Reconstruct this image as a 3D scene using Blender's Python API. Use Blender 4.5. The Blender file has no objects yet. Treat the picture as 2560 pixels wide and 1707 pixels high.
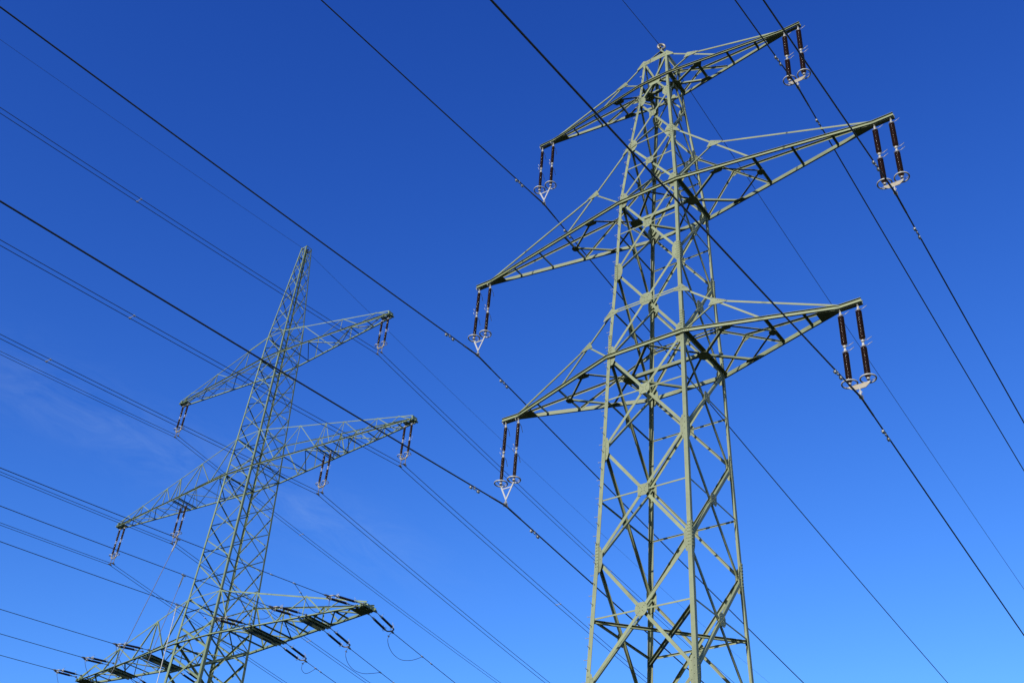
import bpy, bmesh, math, random
from mathutils import Vector, Matrix
random.seed(7)
R = math.radians
C = bpy.context.scene.collection

# ------------------------------------------------------------------ camera
HC = 1.7
cam = bpy.data.cameras.new("camera")
cam.sensor_fit = 'HORIZONTAL'; cam.sensor_width = 36.0
cam.lens = 2835.2 * 36.0 / 2560.0
cam.clip_start = 0.1; cam.clip_end = 6000.0
camo = bpy.data.objects.new("camera", cam); C.objects.link(camo)
cr = Vector((0.99628085, -0.05162738, 0.06898604)); cu = Vector((-0.08616531, -0.59693827, 0.79764669)); cf = Vector((0.0, 0.80062433, 0.59916666))
M = Matrix.Identity(4)
for i in range(3):
    M[i][0] = cr[i]; M[i][1] = cu[i]; M[i][2] = -cf[i]
M[2][3] = HC
camo.matrix_world = M
bpy.context.scene.camera = camo

# ------------------------------------------------------------------ sky, sun, exposure
SUN_AZ = math.atan2(-0.63, -0.77) + R(-5)      # direction towards the sun, clockwise from +Y
SUN_EL = R(18)
w = bpy.data.worlds.new("World"); bpy.context.scene.world = w; w.use_nodes = True
nt = w.node_tree; nt.nodes.clear()
out = nt.nodes.new('ShaderNodeOutputWorld'); bg = nt.nodes.new('ShaderNodeBackground')
sky = nt.nodes.new('ShaderNodeTexSky'); sky.sky_type = 'NISHITA'; sky.sun_disc = False
sky.sun_elevation = SUN_EL; sky.sun_rotation = SUN_AZ
sky.altitude = 300; sky.air_density = 1.0; sky.dust_density = 0.25; sky.ozone_density = 3.0
# clear, deeply polarised blue: a contrast curve per channel on the sky's own radiance
STR = 0.10
def wn(op, a, b=None, clamp=False):
    n = nt.nodes.new('ShaderNodeMath'); n.operation = op; n.use_clamp = clamp
    for i, x in enumerate((a, b)):
        if x is None: continue
        if hasattr(x, 'default_value') or hasattr(x, 'links'): nt.links.new(x, n.inputs[i])
        else: n.inputs[i].default_value = x
    return n.outputs[0]
sp = nt.nodes.new('ShaderNodeSeparateColor'); cb = nt.nodes.new('ShaderNodeCombineColor'); nt.links.new(sky.outputs[0], sp.inputs[0])
for i, (gam, gain) in enumerate(((1.974, 4.398), (1.640, 2.80), (1.140, 2.12))):
    v = wn('MULTIPLY', wn('POWER', wn('MULTIPLY', sp.outputs[i], STR), gam), gain / STR)
    nt.links.new(wn('MINIMUM', v, 1.0 / STR), cb.inputs[i])
# one thin streak of cirrus, laid out by direction in the world
tc = nt.nodes.new('ShaderNodeTexCoord')
def ray(px, py): return (cf + cr * ((px - 1280) / 2835.2) - cu * ((py - 853.5) / 2835.2)).normalized()
d0 = ray(480, 1150); da = (ray(1000, 1385) - ray(0, 925)).normalized(); da = (da - d0 * da.dot(d0)).normalized(); db = d0.cross(da)
def dot(vec):
    n = nt.nodes.new('ShaderNodeVectorMath'); n.operation = 'DOT_PRODUCT'; nt.links.new(tc.outputs['Generated'], n.inputs[0]); n.inputs[1].default_value = vec; return n.outputs['Value']
ua, ub, uc = dot(da), dot(db), dot(d0)
cx = nt.nodes.new('ShaderNodeCombineXYZ'); nt.links.new(wn('MULTIPLY', ua, 9.0), cx.inputs[0]); nt.links.new(wn('MULTIPLY', ub, 26.0), cx.inputs[1])
n1 = nt.nodes.new('ShaderNodeTexNoise'); n1.inputs['Scale'].default_value = 1.7; n1.inputs['Detail'].default_value = 8; n1.inputs['Roughness'].default_value = 0.7; n1.inputs['Distortion'].default_value = 0.9
nt.links.new(cx.outputs[0], n1.inputs['Vector'])
r1 = nt.nodes.new('ShaderNodeMapRange'); r1.inputs['From Min'].default_value = 0.38; r1.inputs['From Max'].default_value = 0.75; r1.inputs['To Max'].default_value = 0.10
nt.links.new(n1.outputs['Fac'], r1.inputs['Value'])
band = wn('POWER', 2.718, wn('MULTIPLY', wn('ADD', wn('POWER', wn('ABSOLUTE', wn('MULTIPLY', ub, 1 / 0.028)), 2.0), wn('POWER', wn('ABSOLUTE', wn('MULTIPLY', ua, 1 / 0.22)), 4.0)), -1.0))
fac = wn('MULTIPLY', wn('MULTIPLY', r1.outputs[0], band), wn('GREATER_THAN', uc, 0.0))
mix = nt.nodes.new('ShaderNodeMix'); mix.data_type = 'RGBA'; mix.inputs['B'].default_value = (4.2, 5.6, 7.4, 1)
nt.links.new(fac, mix.inputs['Factor']); nt.links.new(cb.outputs[0], mix.inputs['A'])
nt.links.new(mix.outputs['Result'], bg.inputs['Color']); bg.inputs['Strength'].default_value = STR
nt.links.new(bg.outputs[0], out.inputs['Surface'])

sl = bpy.data.lights.new("sun", 'SUN'); sl.energy = 5.0; sl.angle = R(0.53); sl.color = (1.0, 0.94, 0.84)
so = bpy.data.objects.new("sun", sl); C.objects.link(so); so.location = (0, 0, 120)
sd = Vector((math.sin(SUN_AZ) * math.cos(SUN_EL), math.cos(SUN_AZ) * math.cos(SUN_EL), math.sin(SUN_EL)))
so.rotation_euler = (-sd).to_track_quat('-Z', 'Y').to_euler()
vs = bpy.context.scene.view_settings
bpy.context.scene.display_settings.display_device = 'sRGB'
vs.view_transform = 'Standard'; vs.look = 'None'; vs.exposure = 0.45; vs.gamma = 1.0

# ------------------------------------------------------------------ materials
def mat(name, col, rough=0.55, metal=0.0, var=0.12, scale=1.2, stain=None, stain_amt=0.0, bump=0.0, spec=0.5, per_part=0.0):
    m = bpy.data.materials.new(name); m.use_nodes = True
    t = m.node_tree; b = t.nodes['Principled BSDF']
    b.inputs['Roughness'].default_value = rough; b.inputs['Metallic'].default_value = metal
    b.inputs['Specular IOR Level'].default_value = spec
    tcn = t.nodes.new('ShaderNodeTexCoord')
    nz = t.nodes.new('ShaderNodeTexNoise'); nz.inputs['Scale'].default_value = scale; nz.inputs['Detail'].default_value = 6; nz.inputs['Roughness'].default_value = 0.65
    t.links.new(tcn.outputs['Object'], nz.inputs['Vector'])
    rp = t.nodes.new('ShaderNodeMapRange'); rp.inputs['From Min'].default_value = 0.3; rp.inputs['From Max'].default_value = 0.7
    rp.inputs['To Min'].default_value = 1 - var; rp.inputs['To Max'].default_value = 1 + var
    t.links.new(nz.outputs['Fac'], rp.inputs['Value'])
    mul = t.nodes.new('ShaderNodeVectorMath'); mul.operation = 'SCALE'; mul.inputs[0].default_value = col[:3]
    t.links.new(rp.outputs[0], mul.inputs['Scale'])
    last = mul.outputs[0]
    if stain:
        n2 = t.nodes.new('ShaderNodeTexNoise'); n2.inputs['Scale'].default_value = 3.1; n2.inputs['Detail'].default_value = 8; n2.inputs['Roughness'].default_value = 0.7
        t.links.new(tcn.outputs['Object'], n2.inputs['Vector'])
        q = t.nodes.new('ShaderNodeMapRange'); q.inputs['From Min'].default_value = 0.57; q.inputs['From Max'].default_value = 0.72; q.inputs['To Max'].default_value = stain_amt
        t.links.new(n2.outputs['Fac'], q.inputs['Value'])
        mx = t.nodes.new('ShaderNodeMix'); mx.data_type = 'RGBA'; mx.inputs['B'].default_value = (*stain, 1)
        t.links.new(q.outputs[0], mx.inputs['Factor']); t.links.new(last, mx.inputs['A']); last = mx.outputs['Result']
    t.links.new(last, b.inputs['Base Color'])
    rr = t.nodes.new('ShaderNodeMapRange'); rr.inputs['To Min'].default_value = max(0.05, rough - 0.1); rr.inputs['To Max'].default_value = min(1, rough + 0.12)
    t.links.new(nz.outputs['Fac'], rr.inputs['Value']); t.links.new(rr.outputs[0], b.inputs['Roughness'])
    if per_part:
        oi = t.nodes.new('ShaderNodeObjectInfo'); pr = t.nodes.new('ShaderNodeMapRange'); pr.inputs['To Min'].default_value = 1 - per_part; pr.inputs['To Max'].default_value = 1 + per_part
        t.links.new(oi.outputs['Random'], pr.inputs['Value']); m2 = t.nodes.new('ShaderNodeVectorMath'); m2.operation = 'SCALE'
        t.links.new(last, m2.inputs[0]); t.links.new(pr.outputs[0], m2.inputs['Scale']); t.links.new(m2.outputs[0], b.inputs['Base Color'])
    if bump:
        bp = t.nodes.new('ShaderNodeBump'); bp.inputs['Strength'].default_value = bump; bp.inputs['Distance'].default_value = 0.01
        t.links.new(nz.outputs['Fac'], bp.inputs['Height']); t.links.new(bp.outputs[0], b.inputs['Normal'])
    return m
PAINT1 = mat('sage_green_paint', (0.134, 0.156, 0.086), 0.62, 0, 0.18, 1.4, (0.09, 0.058, 0.032), 0.45, per_part=0.12)
PAINT2 = mat('grey_green_paint', (0.108, 0.148, 0.086), 0.6, 0, 0.15, 1.1, (0.08, 0.065, 0.04), 0.5, per_part=0.12)
PLATE1 = mat('sage_plate_paint', (0.136, 0.156, 0.088), 0.64, 0, 0.15, 2.5, (0.09, 0.056, 0.032), 0.45, per_part=0.12)
BOLT = mat('bolt_steel', (0.20, 0.22, 0.15), 0.5, 0.2, 0.1, 5)
GALV = mat('galvanised_steel', (0.26, 0.26, 0.255), 0.42, 0.35, 0.14, 8)
WHITE = mat('light_alloy', (0.29, 0.29, 0.285), 0.45, 0.1, 0.10, 6)
YOKE = mat('weathered_yoke_alloy', (0.20, 0.175, 0.135), 0.5, 0.1, 0.15, 9, (0.25, 0.17, 0.10), 0.6)
PORC = mat('brown_glazed_porcelain', (0.021, 0.0078, 0.0052), 0.2, 0, 0.15, 5, spec=0.6)
WIRE = mat('weathered_aluminium_strand', (0.035, 0.035, 0.038), 0.6, 0.2, 0.15, 3)
CABLE_DULL = mat('dull_grey_cable', (0.10, 0.10, 0.115), 0.6, 0.1, 0.15, 3)
CABLE = mat('pale_grey_cable', (0.36, 0.35, 0.33), 0.55, 0.1, 0.1, 3)
STEEL = mat('dark_fitting_steel', (0.15, 0.145, 0.135), 0.5, 0.4, 0.2, 7)
GRASS = mat('meadow_grass', (0.020, 0.027, 0.010), 0.95, 0, 0.35, 0.4, (0.03, 0.026, 0.014), 0.6, bump=0.6, spec=0.1)
CONC = mat('concrete', (0.33, 0.32, 0.30), 0.9, 0, 0.12, 3)

# ------------------------------------------------------------------ mesh helpers
class MB:
    def __init__(s): s.v = []; s.f = []
    def add(s, vs, fs):
        o = len(s.v); s.v += [tuple(p) for p in vs]; s.f += [tuple(i + o for i in f) for f in fs]
    def mesh(s, name, m, smooth=False):
        me = bpy.data.meshes.new(name); me.from_pydata(s.v, [], s.f)
        bm = bmesh.new(); bm.from_mesh(me); bmesh.ops.recalc_face_normals(bm, faces=bm.faces); bm.to_mesh(me); bm.free()
        if smooth:
            for p in me.polygons: p.use_smooth = True
        me.materials.append(m); return me
    def build(s, name, m, parent=None, smooth=False):
        return link(name, s.mesh(name, m, smooth), parent)
def link(name, me, parent=None):
    o = bpy.data.objects.new(name, me); C.objects.link(o)
    if parent is not None: o.parent = parent
    return o
def empty(name, loc=(0, 0, 0), rz=0.0, parent=None):
    o = bpy.data.objects.new(name, None); C.objects.link(o); o.location = loc; o.rotation_euler = (0, 0, rz); o.empty_display_size = 0.3
    if parent is not None: o.parent = parent
    return o
def tag(o, label, cat, group=None, kind=None):
    if label: o['label'] = label
    if cat: o['category'] = cat
    if group: o['group'] = group
    if kind: o['kind'] = kind
    return o
def V(*a): return Vector(a)
def extrude(mb, prof, p0, p1, u, v):
    n = len(prof)
    vs_ = [p0 + u * a + v * b for a, b in prof] + [p1 + u * a + v * b for a, b in prof]
    fs = [(i, (i + 1) % n, n + (i + 1) % n, n + i) for i in range(n)]
    fs += [tuple(range(n))[::-1], tuple(range(n, 2 * n))]
    mb.add(vs_, fs)
def angle(mb, p0, p1, u, v, a, t, b=None):
    """L section: heel on p0-p1, flange a along u, flange b along v"""
    b = a if b is None else b
    p0 = Vector(p0); p1 = Vector(p1); d = (p1 - p0).normalized()
    u = Vector(u); u = (u - d * u.dot(d)).normalized(); v = Vector(v); v = v - d * v.dot(d); v = (v - u * v.dot(u)).normalized()
    extrude(mb, [(0, 0), (a, 0), (a, t), (t, t), (t, b), (0, b)], p0, p1, u, v)
def flat(mb, p0, p1, u, wd, t):
    p0 = Vector(p0); p1 = Vector(p1); d = (p1 - p0).normalized(); u = Vector(u); u = (u - d * u.dot(d)).normalized(); v = d.cross(u)
    extrude(mb, [(-wd / 2, -t / 2), (wd / 2, -t / 2), (wd / 2, t / 2), (-wd / 2, t / 2)], p0, p1, u, v)
def channel_path(mb, path, vdir, h, b, t):
    """U section swept along a roughly level path; web upright, flanges towards vdir (sign of local y)"""
    prof = [(-h / 2, 0), (h / 2, 0), (h / 2, b), (h / 2 - t, b), (h / 2 - t, t), (-h / 2 + t, t), (-h / 2 + t, b), (-h / 2, b)]
    n = len(prof); rings = []
    for i, p in enumerate(path):
        p = Vector(p); a = Vector(path[max(i - 1, 0)]); c = Vector(path[min(i + 1, len(path) - 1)])
        d1 = (p - a); d2 = (c - p)
        d = (d1.normalized() if d1.length else Vector()) + (d2.normalized() if d2.length else Vector()); d.normalize()
        u = V(0, 0, 1); v = d.cross(u); v.normalize()
        if v.y * vdir < 0: v = -v
        rings.append([p + u * x + v * y for x, y in prof])
    vs_ = [q for r in rings for q in r]; fs = []
    for k in range(len(rings) - 1):
        o = k * n
        fs += [(o + i, o + (i + 1) % n, o + n + (i + 1) % n, o + n + i) for i in range(n)]
    fs += [tuple(range(n))[::-1], tuple(range(len(vs_) - n, len(vs_)))]
    mb.add(vs_, fs)
def tube(mb, path, r, n=6, cap=True):
    path = [Vector(p) for p in path]; rings = []
    ref = None
    for i, p in enumerate(path):
        d = (path[min(i + 1, len(path) - 1)] - path[max(i - 1, 0)]).normalized()
        if ref is None:
            ref = V(0, 0, 1) if abs(d.z) < 0.9 else V(1, 0, 0)
        u = (ref - d * ref.dot(d)).normalized(); v = d.cross(u); ref = u
        rings.append([p + u * (r * math.cos(2 * math.pi * k / n)) + v * (r * math.sin(2 * math.pi * k / n)) for k in range(n)])
    vs_ = [q for g in rings for q in g]; fs = []
    for k in range(len(rings) - 1):
        o = k * n
        fs += [(o + i, o + (i + 1) % n, o + n + (i + 1) % n, o + n + i) for i in range(n)]
    if cap: fs += [tuple(range(n))[::-1], tuple(range(len(vs_) - n, len(vs_)))]
    mb.add(vs_, fs)
def lathe(mb, prof, n=14, axis='z', origin=(0, 0, 0)):
    o = Vector(origin); vs_ = []; fs = []
    for r, z in prof:
        for k in range(n):
            a = 2 * math.pi * k / n; x, y = r * math.cos(a), r * math.sin(a)
            q = V(x, y, z) if axis == 'z' else (V(x, z, y) if axis == 'y' else V(z, x, y))
            vs_.append(o + q)
    for k in range(len(prof) - 1):
        b = k * n
        fs += [(b + i, b + (i + 1) % n, b + n + (i + 1) % n, b + n + i) for i in range(n)]
    fs += [tuple(range(n))[::-1], tuple(range(len(vs_) - n, len(vs_)))]
    mb.add(vs_, fs)
def torus(mb, c, rad, r, n=28, m=8, tilt=None):
    c = Vector(c); vs_ = []; fs = []
    for i in range(n):
        a = 2 * math.pi * i / n
        for j in range(m):
            b = 2 * math.pi * j / m; rr = rad + r * math.cos(b)
            q = V(rr * math.cos(a), rr * math.sin(a), r * math.sin(b))
            if tilt is not None: q = tilt @ q
            vs_.append(c + q)
    for i in range(n):
        for j in range(m):
            fs.append((i * m + j, ((i + 1) % n) * m + j, ((i + 1) % n) * m + (j + 1) % m, i * m + (j + 1) % m))
    mb.add(vs_, fs)
def plate(mb, pts, nrm, t):
    nrm = Vector(nrm).normalized(); pts = [Vector(p) for p in pts]; n = len(pts)
    mb.add(pts + [p + nrm * t for p in pts], [tuple(range(n))[::-1], tuple(range(n, 2 * n))] + [(i, (i + 1) % n, n + (i + 1) % n, n + i) for i in range(n)])
def bolt(mb, p, nrm, r=0.02, h=0.02):
    nrm = Vector(nrm).normalized(); u = nrm.orthogonal().normalized(); v = nrm.cross(u); p = Vector(p)
    a = [p + u * (r * math.cos(k * math.pi / 3)) + v * (r * math.sin(k * math.pi / 3)) for k in range(6)]
    mb.add(a + [q + nrm * h for q in a], [tuple(range(6))[::-1], tuple(range(6, 12))] + [(i, (i + 1) % 6, 6 + (i + 1) % 6, 6 + i) for i in range(6)])
def box(mb, c, s):
    c = Vector(c); x, y, z = [q / 2 for q in s]
    vs_ = [c + V(i * x, j * y, k * z) for k in (-1, 1) for j in (-1, 1) for i in (-1, 1)]
    mb.add(vs_, [(0, 2, 3, 1), (4, 5, 7, 6), (0, 1, 5, 4), (1, 3, 7, 5), (3, 2, 6, 7), (2, 0, 4, 6)])
def interp(tab, z):
    tab = sorted(tab)
    if z <= tab[0][0]: (z0, w0), (z1, w1) = tab[0], tab[1]
    elif z >= tab[-1][0]: (z0, w0), (z1, w1) = tab[-2], tab[-1]
    else:
        for (z0, w0), (z1, w1) in zip(tab, tab[1:]):
            if z0 <= z <= z1: break
    return w0 + (w1 - w0) * (z - z0) / (z1 - z0)
# the four faces of a square mast: 0 towards -y, 1 towards +x, 2 towards +y, 3 towards -x
FROT = [Matrix.Rotation(k * math.pi / 2, 3, 'Z') for k in range(4)]
class Mast:
    def __init__(s, tab): s.tab = tab
    def w(s, z): return interp(s.tab, z)
    def p(s, face, x, z, d=0.0, off=0.0):
        """x in -1..1 across the face at height z (plus off metres), d metres inside the face"""
        q = s.w(z); return FROT[face] @ V(x * q + off, -(q - d), z)
    def n(s, face): return FROT[face] @ V(0, -1, 0)
    def t(s, face): return FROT[face] @ V(1, 0, 0)

# ------------------------------------------------------------------ ground
g = MB(); N = 48; S = 2500.0
vs_ = []; fs = []
for i in range(N + 1):
    for j in range(N + 1):
        x = (i / N * 2 - 1); y = (j / N * 2 - 1); x = S * x * abs(x); y = S * y * abs(y)
        vs_.append(V(x, y, 0.0))
for i in range(N):
    for j in range(N):
        a = i * (N + 1) + j; fs.append((a, a + N + 1, a + N + 2, a + 1))
g.add(vs_, fs)
tag(g.build('ground', GRASS), None, None, kind='structure')

# ------------------------------------------------------------------ near tower
T1 = (5.848, 34.303); A1 = R(-38.736)
z1 = {k: v + HC for k, v in dict(n0=42.29, c1=40.73, n1=39.56, n2=36.61, n3=33.23, n4=29.33, t3=27.25, n5=25.15, n6=21.09, n7=16.81, n8=12.48, n9=7.9, n10=3.1).items()}
mast1 = Mast([(z1['n0'], 0.61), (z1['n1'], 0.775), (z1['n2'], 1.06), (z1['n3'], 1.34), (z1['n4'], 1.44), (z1['n5'], 1.60), (z1['n6'], 1.68), (z1['n7'], 1.785), (z1['n8'], 1.925), (0.0, 2.45)])
t1 = empty('lattice_tower', (T1[0], T1[1], 0), A1)
tag(t1, 'large sage green lattice pylon nearest the viewer with three pairs of arms', 'pylon')
lv1 = ['n10', 'n9', 'n8', 'n7', 'n6', 'n5', 'n4', 'n3', 'n2', 'n1', 'n0']
def legsize1(z): return 0.115 + 0.035 * min(1, max(0, (44 - z) / 30.0))
legs1 = []
for k in range(4):
    mb = MB(); sx, sy = [(-1, -1), (1, -1), (1, 1), (-1, 1)][k]
    zs = [0.25] + [z1[q] for q in lv1]
    for a, b in zip(zs, zs[1:]):
        wa, wb = mast1.w(a), mast1.w(b); s_ = legsize1((a + b) / 2)
        angle(mb, (sx * wa, sy * wa, a), (sx * wb, sy * wb, b), (-sx, 0, 0), (0, -sy, 0), s_, 0.016)
    # splice joints: cover plates with rows of bolts on both flanges
    for zc in (z1['n7'] + 0.15, z1['n5'] + 0.55, z1['n4'] - 0.1, z1['n2'] - 0.35, z1['n9']):
        q = mast1.w(zc); s_ = legsize1(zc)
        for ux, uy, nx, ny in ((-sx, 0, 0, sy), (0, -sy, sx, 0)):
            c0 = V(sx * q, sy * q, zc) + V(nx, ny, 0) * 0.002
            plate(mb, [c0 + V(ux, uy, 0) * 0.012 + V(0, 0, -0.45), c0 + V(ux, uy, 0) * (s_ - 0.012) + V(0, 0, -0.45), c0 + V(ux, uy, 0) * (s_ - 0.012) + V(0, 0, 0.45), c0 + V(ux, uy, 0) * 0.012 + V(0, 0, 0.45)], (nx, ny, 0), 0.012)
            for i in range(8):
                for e in (0.3, 0.72):
                    bolt(mb, c0 + V(ux, uy, 0) * (s_ * e) + V(nx, ny, 0) * 0.012 + V(0, 0, -0.4 + i * 0.8 / 7), (nx, ny, 0), 0.018, 0.022)
    legs1.append(mb.build('leg', PAINT1, t1))
    fb = MB(); lathe(fb, [(0.62, -0.4), (0.62, 0.18), (0.5, 0.30)], 20, 'z', (sx * mast1.w(0.0), sy * mast1.w(0.0), 0)); fb.build('footing', CONC, legs1[-1], False)
# step bolts up the left leg
pm = MB(); tube(pm, [(0, 0, 0), (-0.15, 0, 0), (-0.165, 0, 0.03)], 0.011, 5); peg_a = pm.mesh('step_bolt', GALV)
pm = MB(); tube(pm, [(0, 0, 0), (0, -0.15, 0), (0, -0.165, 0.03)], 0.011, 5); peg_b = pm.mesh('step_bolt', GALV)
zz = 12.6; i = 0
while zz < z1['n0'] - 0.2:
    q = mast1.w(zz); o = link('step_bolt', peg_a if i % 2 else peg_b, legs1[0])
    o.location = (-q - 0.001, -q + 0.05, zz) if i % 2 else (-q + 0.06, -q - 0.001, zz)
    zz += 0.36; i += 1

FT = 0.017           # behind the leg flange
def brace1(name, face, xa, za, xb, zb, a, d=0.032, flip=1, m=PAINT1, ea=0.0, eb=0.0):
    p0 = mast1.p(face, xa, za, d); p1 = mast1.p(face, xb, zb, d); dr = (p1 - p0).normalized()
    p0 = p0 + dr * ea; p1 = p1 - dr * eb
    nin = -mast1.n(face); side = nin.cross(dr) * flip
    mb = MB(); angle(mb, p0 - side.normalized() * a / 2, p1 - side.normalized() * a / 2, side, nin, a, 0.011, a * 0.8)
    return mb.build(name, m, t1)
pan = list(zip(lv1, lv1[1:]))
cross = {}
for lo, hi in pan:
    za, zb = z1[lo], z1[hi]; wa, wb = mast1.w(za), mast1.w(zb)
    zc = za + (zb - za) * wa / (wa + wb)          # where the diagonals cross
    if (lo, hi) == ('n1', 'n0'): zc = z1['c1']
    cross[lo] = zc
    a = 0.08 + 0.03 * min(1, (44 - za) / 26.0)
    for f in range(4):
        if (lo, hi) == ('n1', 'n0'):
            # K bracing meets on the arm chord
            for s in (-1, 1):
                brace1('diagonal_brace', f, s * 0.93, za, 0, zc - 0.05, a, ea=0.05, flip=s)
                brace1('diagonal_brace', f, 0, zc + 0.1, s * 0.93, zb, a, eb=0.05, flip=-s)
        else:
            brace1('diagonal_brace', f, -0.95, za + 0.06, 0.95, zb - 0.06, a, 0.030)
            brace1('diagonal_brace', f, 0.95, za + 0.06, -0.95, zb - 0.06, a, 0.030 + a * 0.8 + 0.004, -1)
            if lo not in ('n2',) :
                brace1('horizontal_strut', f, -0.97, zc, 0.97, zc, 0.075 if lo == 'n8' and f > 1 else 0.055, 0.022, 1)
        # plate over the crossing
        s_ = 0.15 + 0.055 * min(1, (44 - za) / 18.0)
        if (lo, hi) == ('n5', 'n4') or (lo, hi) == ('n4', 't3'): s_ *= 1.25
        c = mast1.p(f, 0, zc, 0.0145); tt = mast1.t(f); nn = mast1.n(f); mb = MB()
        if (lo, hi) == ('n1', 'n0'):
            pts = [(-0.34, -0.02), (-0.22, -0.30), (0.22, -0.30), (0.34, -0.02), (0.26, 0.2), (-0.26, 0.2)]
        elif lo in ('n5', 'n8', 'n4'):
            pts = [(-1, -0.45), (-0.45, -1), (0.45, -1), (1, -0.45), (1, 0.45), (0.45, 1), (-0.45, 1), (-1, 0.45)]; pts = [(x * s_ * 1.05, y * s_ * 1.1) for x, y in pts]
        else:
            pts = [(-1, -1.05), (0.55, -1.05), (1, -0.6), (1, 1.05), (-0.6, 1.05), (-1, 0.7)]; pts = [(x * s_, y * s_) for x, y in pts]
        plate(mb, [c + tt * x + V(0, 0, y) for x, y in pts], nn, 0.010)
        for q in range(3):
            for e in (-1, 1):
                bolt(mb, c + nn * 0.010 + tt * (e * s_ * (0.25 + 0.25 * q)) + V(0, 0, s_ * (0.25 + 0.27 * q)), nn, 0.016, 0.016)
                bolt(mb, c + nn * 0.010 + tt * (e * s_ * (0.25 + 0.25 * q)) - V(0, 0, s_ * (0.25 + 0.27 * q)), nn, 0.016, 0.016)
        mb.build('centre_plate', PLATE1, t1)
# gusset plates where the diagonals meet the legs
for q in lv1:
    if q == 'n0': continue
    z = z1[q]; s_ = legsize1(z); ww = mast1.w(z)
    big = {'n1': (0.22, 0.30), 'n2': (0.24, 0.34), 'n3': (0.26, 0.42), 'n4': (0.20, 0.44), 'n5': (0.20, 0.46)}.get(q, (0.13, 0.48))
    for f in range(4):
        for s in (-1, 1):
            c = mast1.p(f, s, z, 0.017 + 0.0095); tt = mast1.t(f) * (-s); nn = mast1.n(f); mb = MB()
            pts = [(0.03, -big[1]), (s_ + big[0] * 0.45, -big[1] * 0.92), (s_ + big[0], -big[1] * 0.35), (s_ + big[0], big[1] * 0.35), (s_ + big[0] * 0.45, big[1] * 0.92), (0.03, big[1])]
            plate(mb, [c + tt * x + V(0, 0, y) - nn * 0.0 for x, y in pts], nn, 0.009)
            for e in range(3):
                bolt(mb, c + nn * 0.009 + tt * (s_ + 0.045) + V(0, 0, -big[1] * 0.6 + e * big[1] * 0.6), nn, 0.016, 0.016)
            for e in range(4):
                bolt(mb, c + nn * 0.0265 + tt * (s_ * 0.6) + V(0, 0, -big[1] * 0.75 + e * big[1] * 0.5), nn, 0.017, 0.017)
            mb.build('gusset_plate', PLATE1, t1)
# plan bracing frame low down
zf = cross['n8']; ww = mast1.w(zf) - 0.06
for a, b, dz in (((-1, -1), (1, 1), -0.03), ((1, -1), (-1, 1), -0.16)):
    mb = MB()
    p0 = V(a[0] * ww, a[1] * ww, zf + dz); p1 = V(b[0] * ww, b[1] * ww, zf + dz); d = (p1 - p0).normalized(); s = V(-d.y, d.x, 0)
    angle(mb, p0 + s * 0.02, p1 + s * 0.02, s, (0, 0, -1), 0.08, 0.009); angle(mb, p0 - s * 0.02, p1 - s * 0.02, -s, (0, 0, -1), 0.08, 0.009)
    mb.build('plan_brace', PAINT1, t1)


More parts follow.
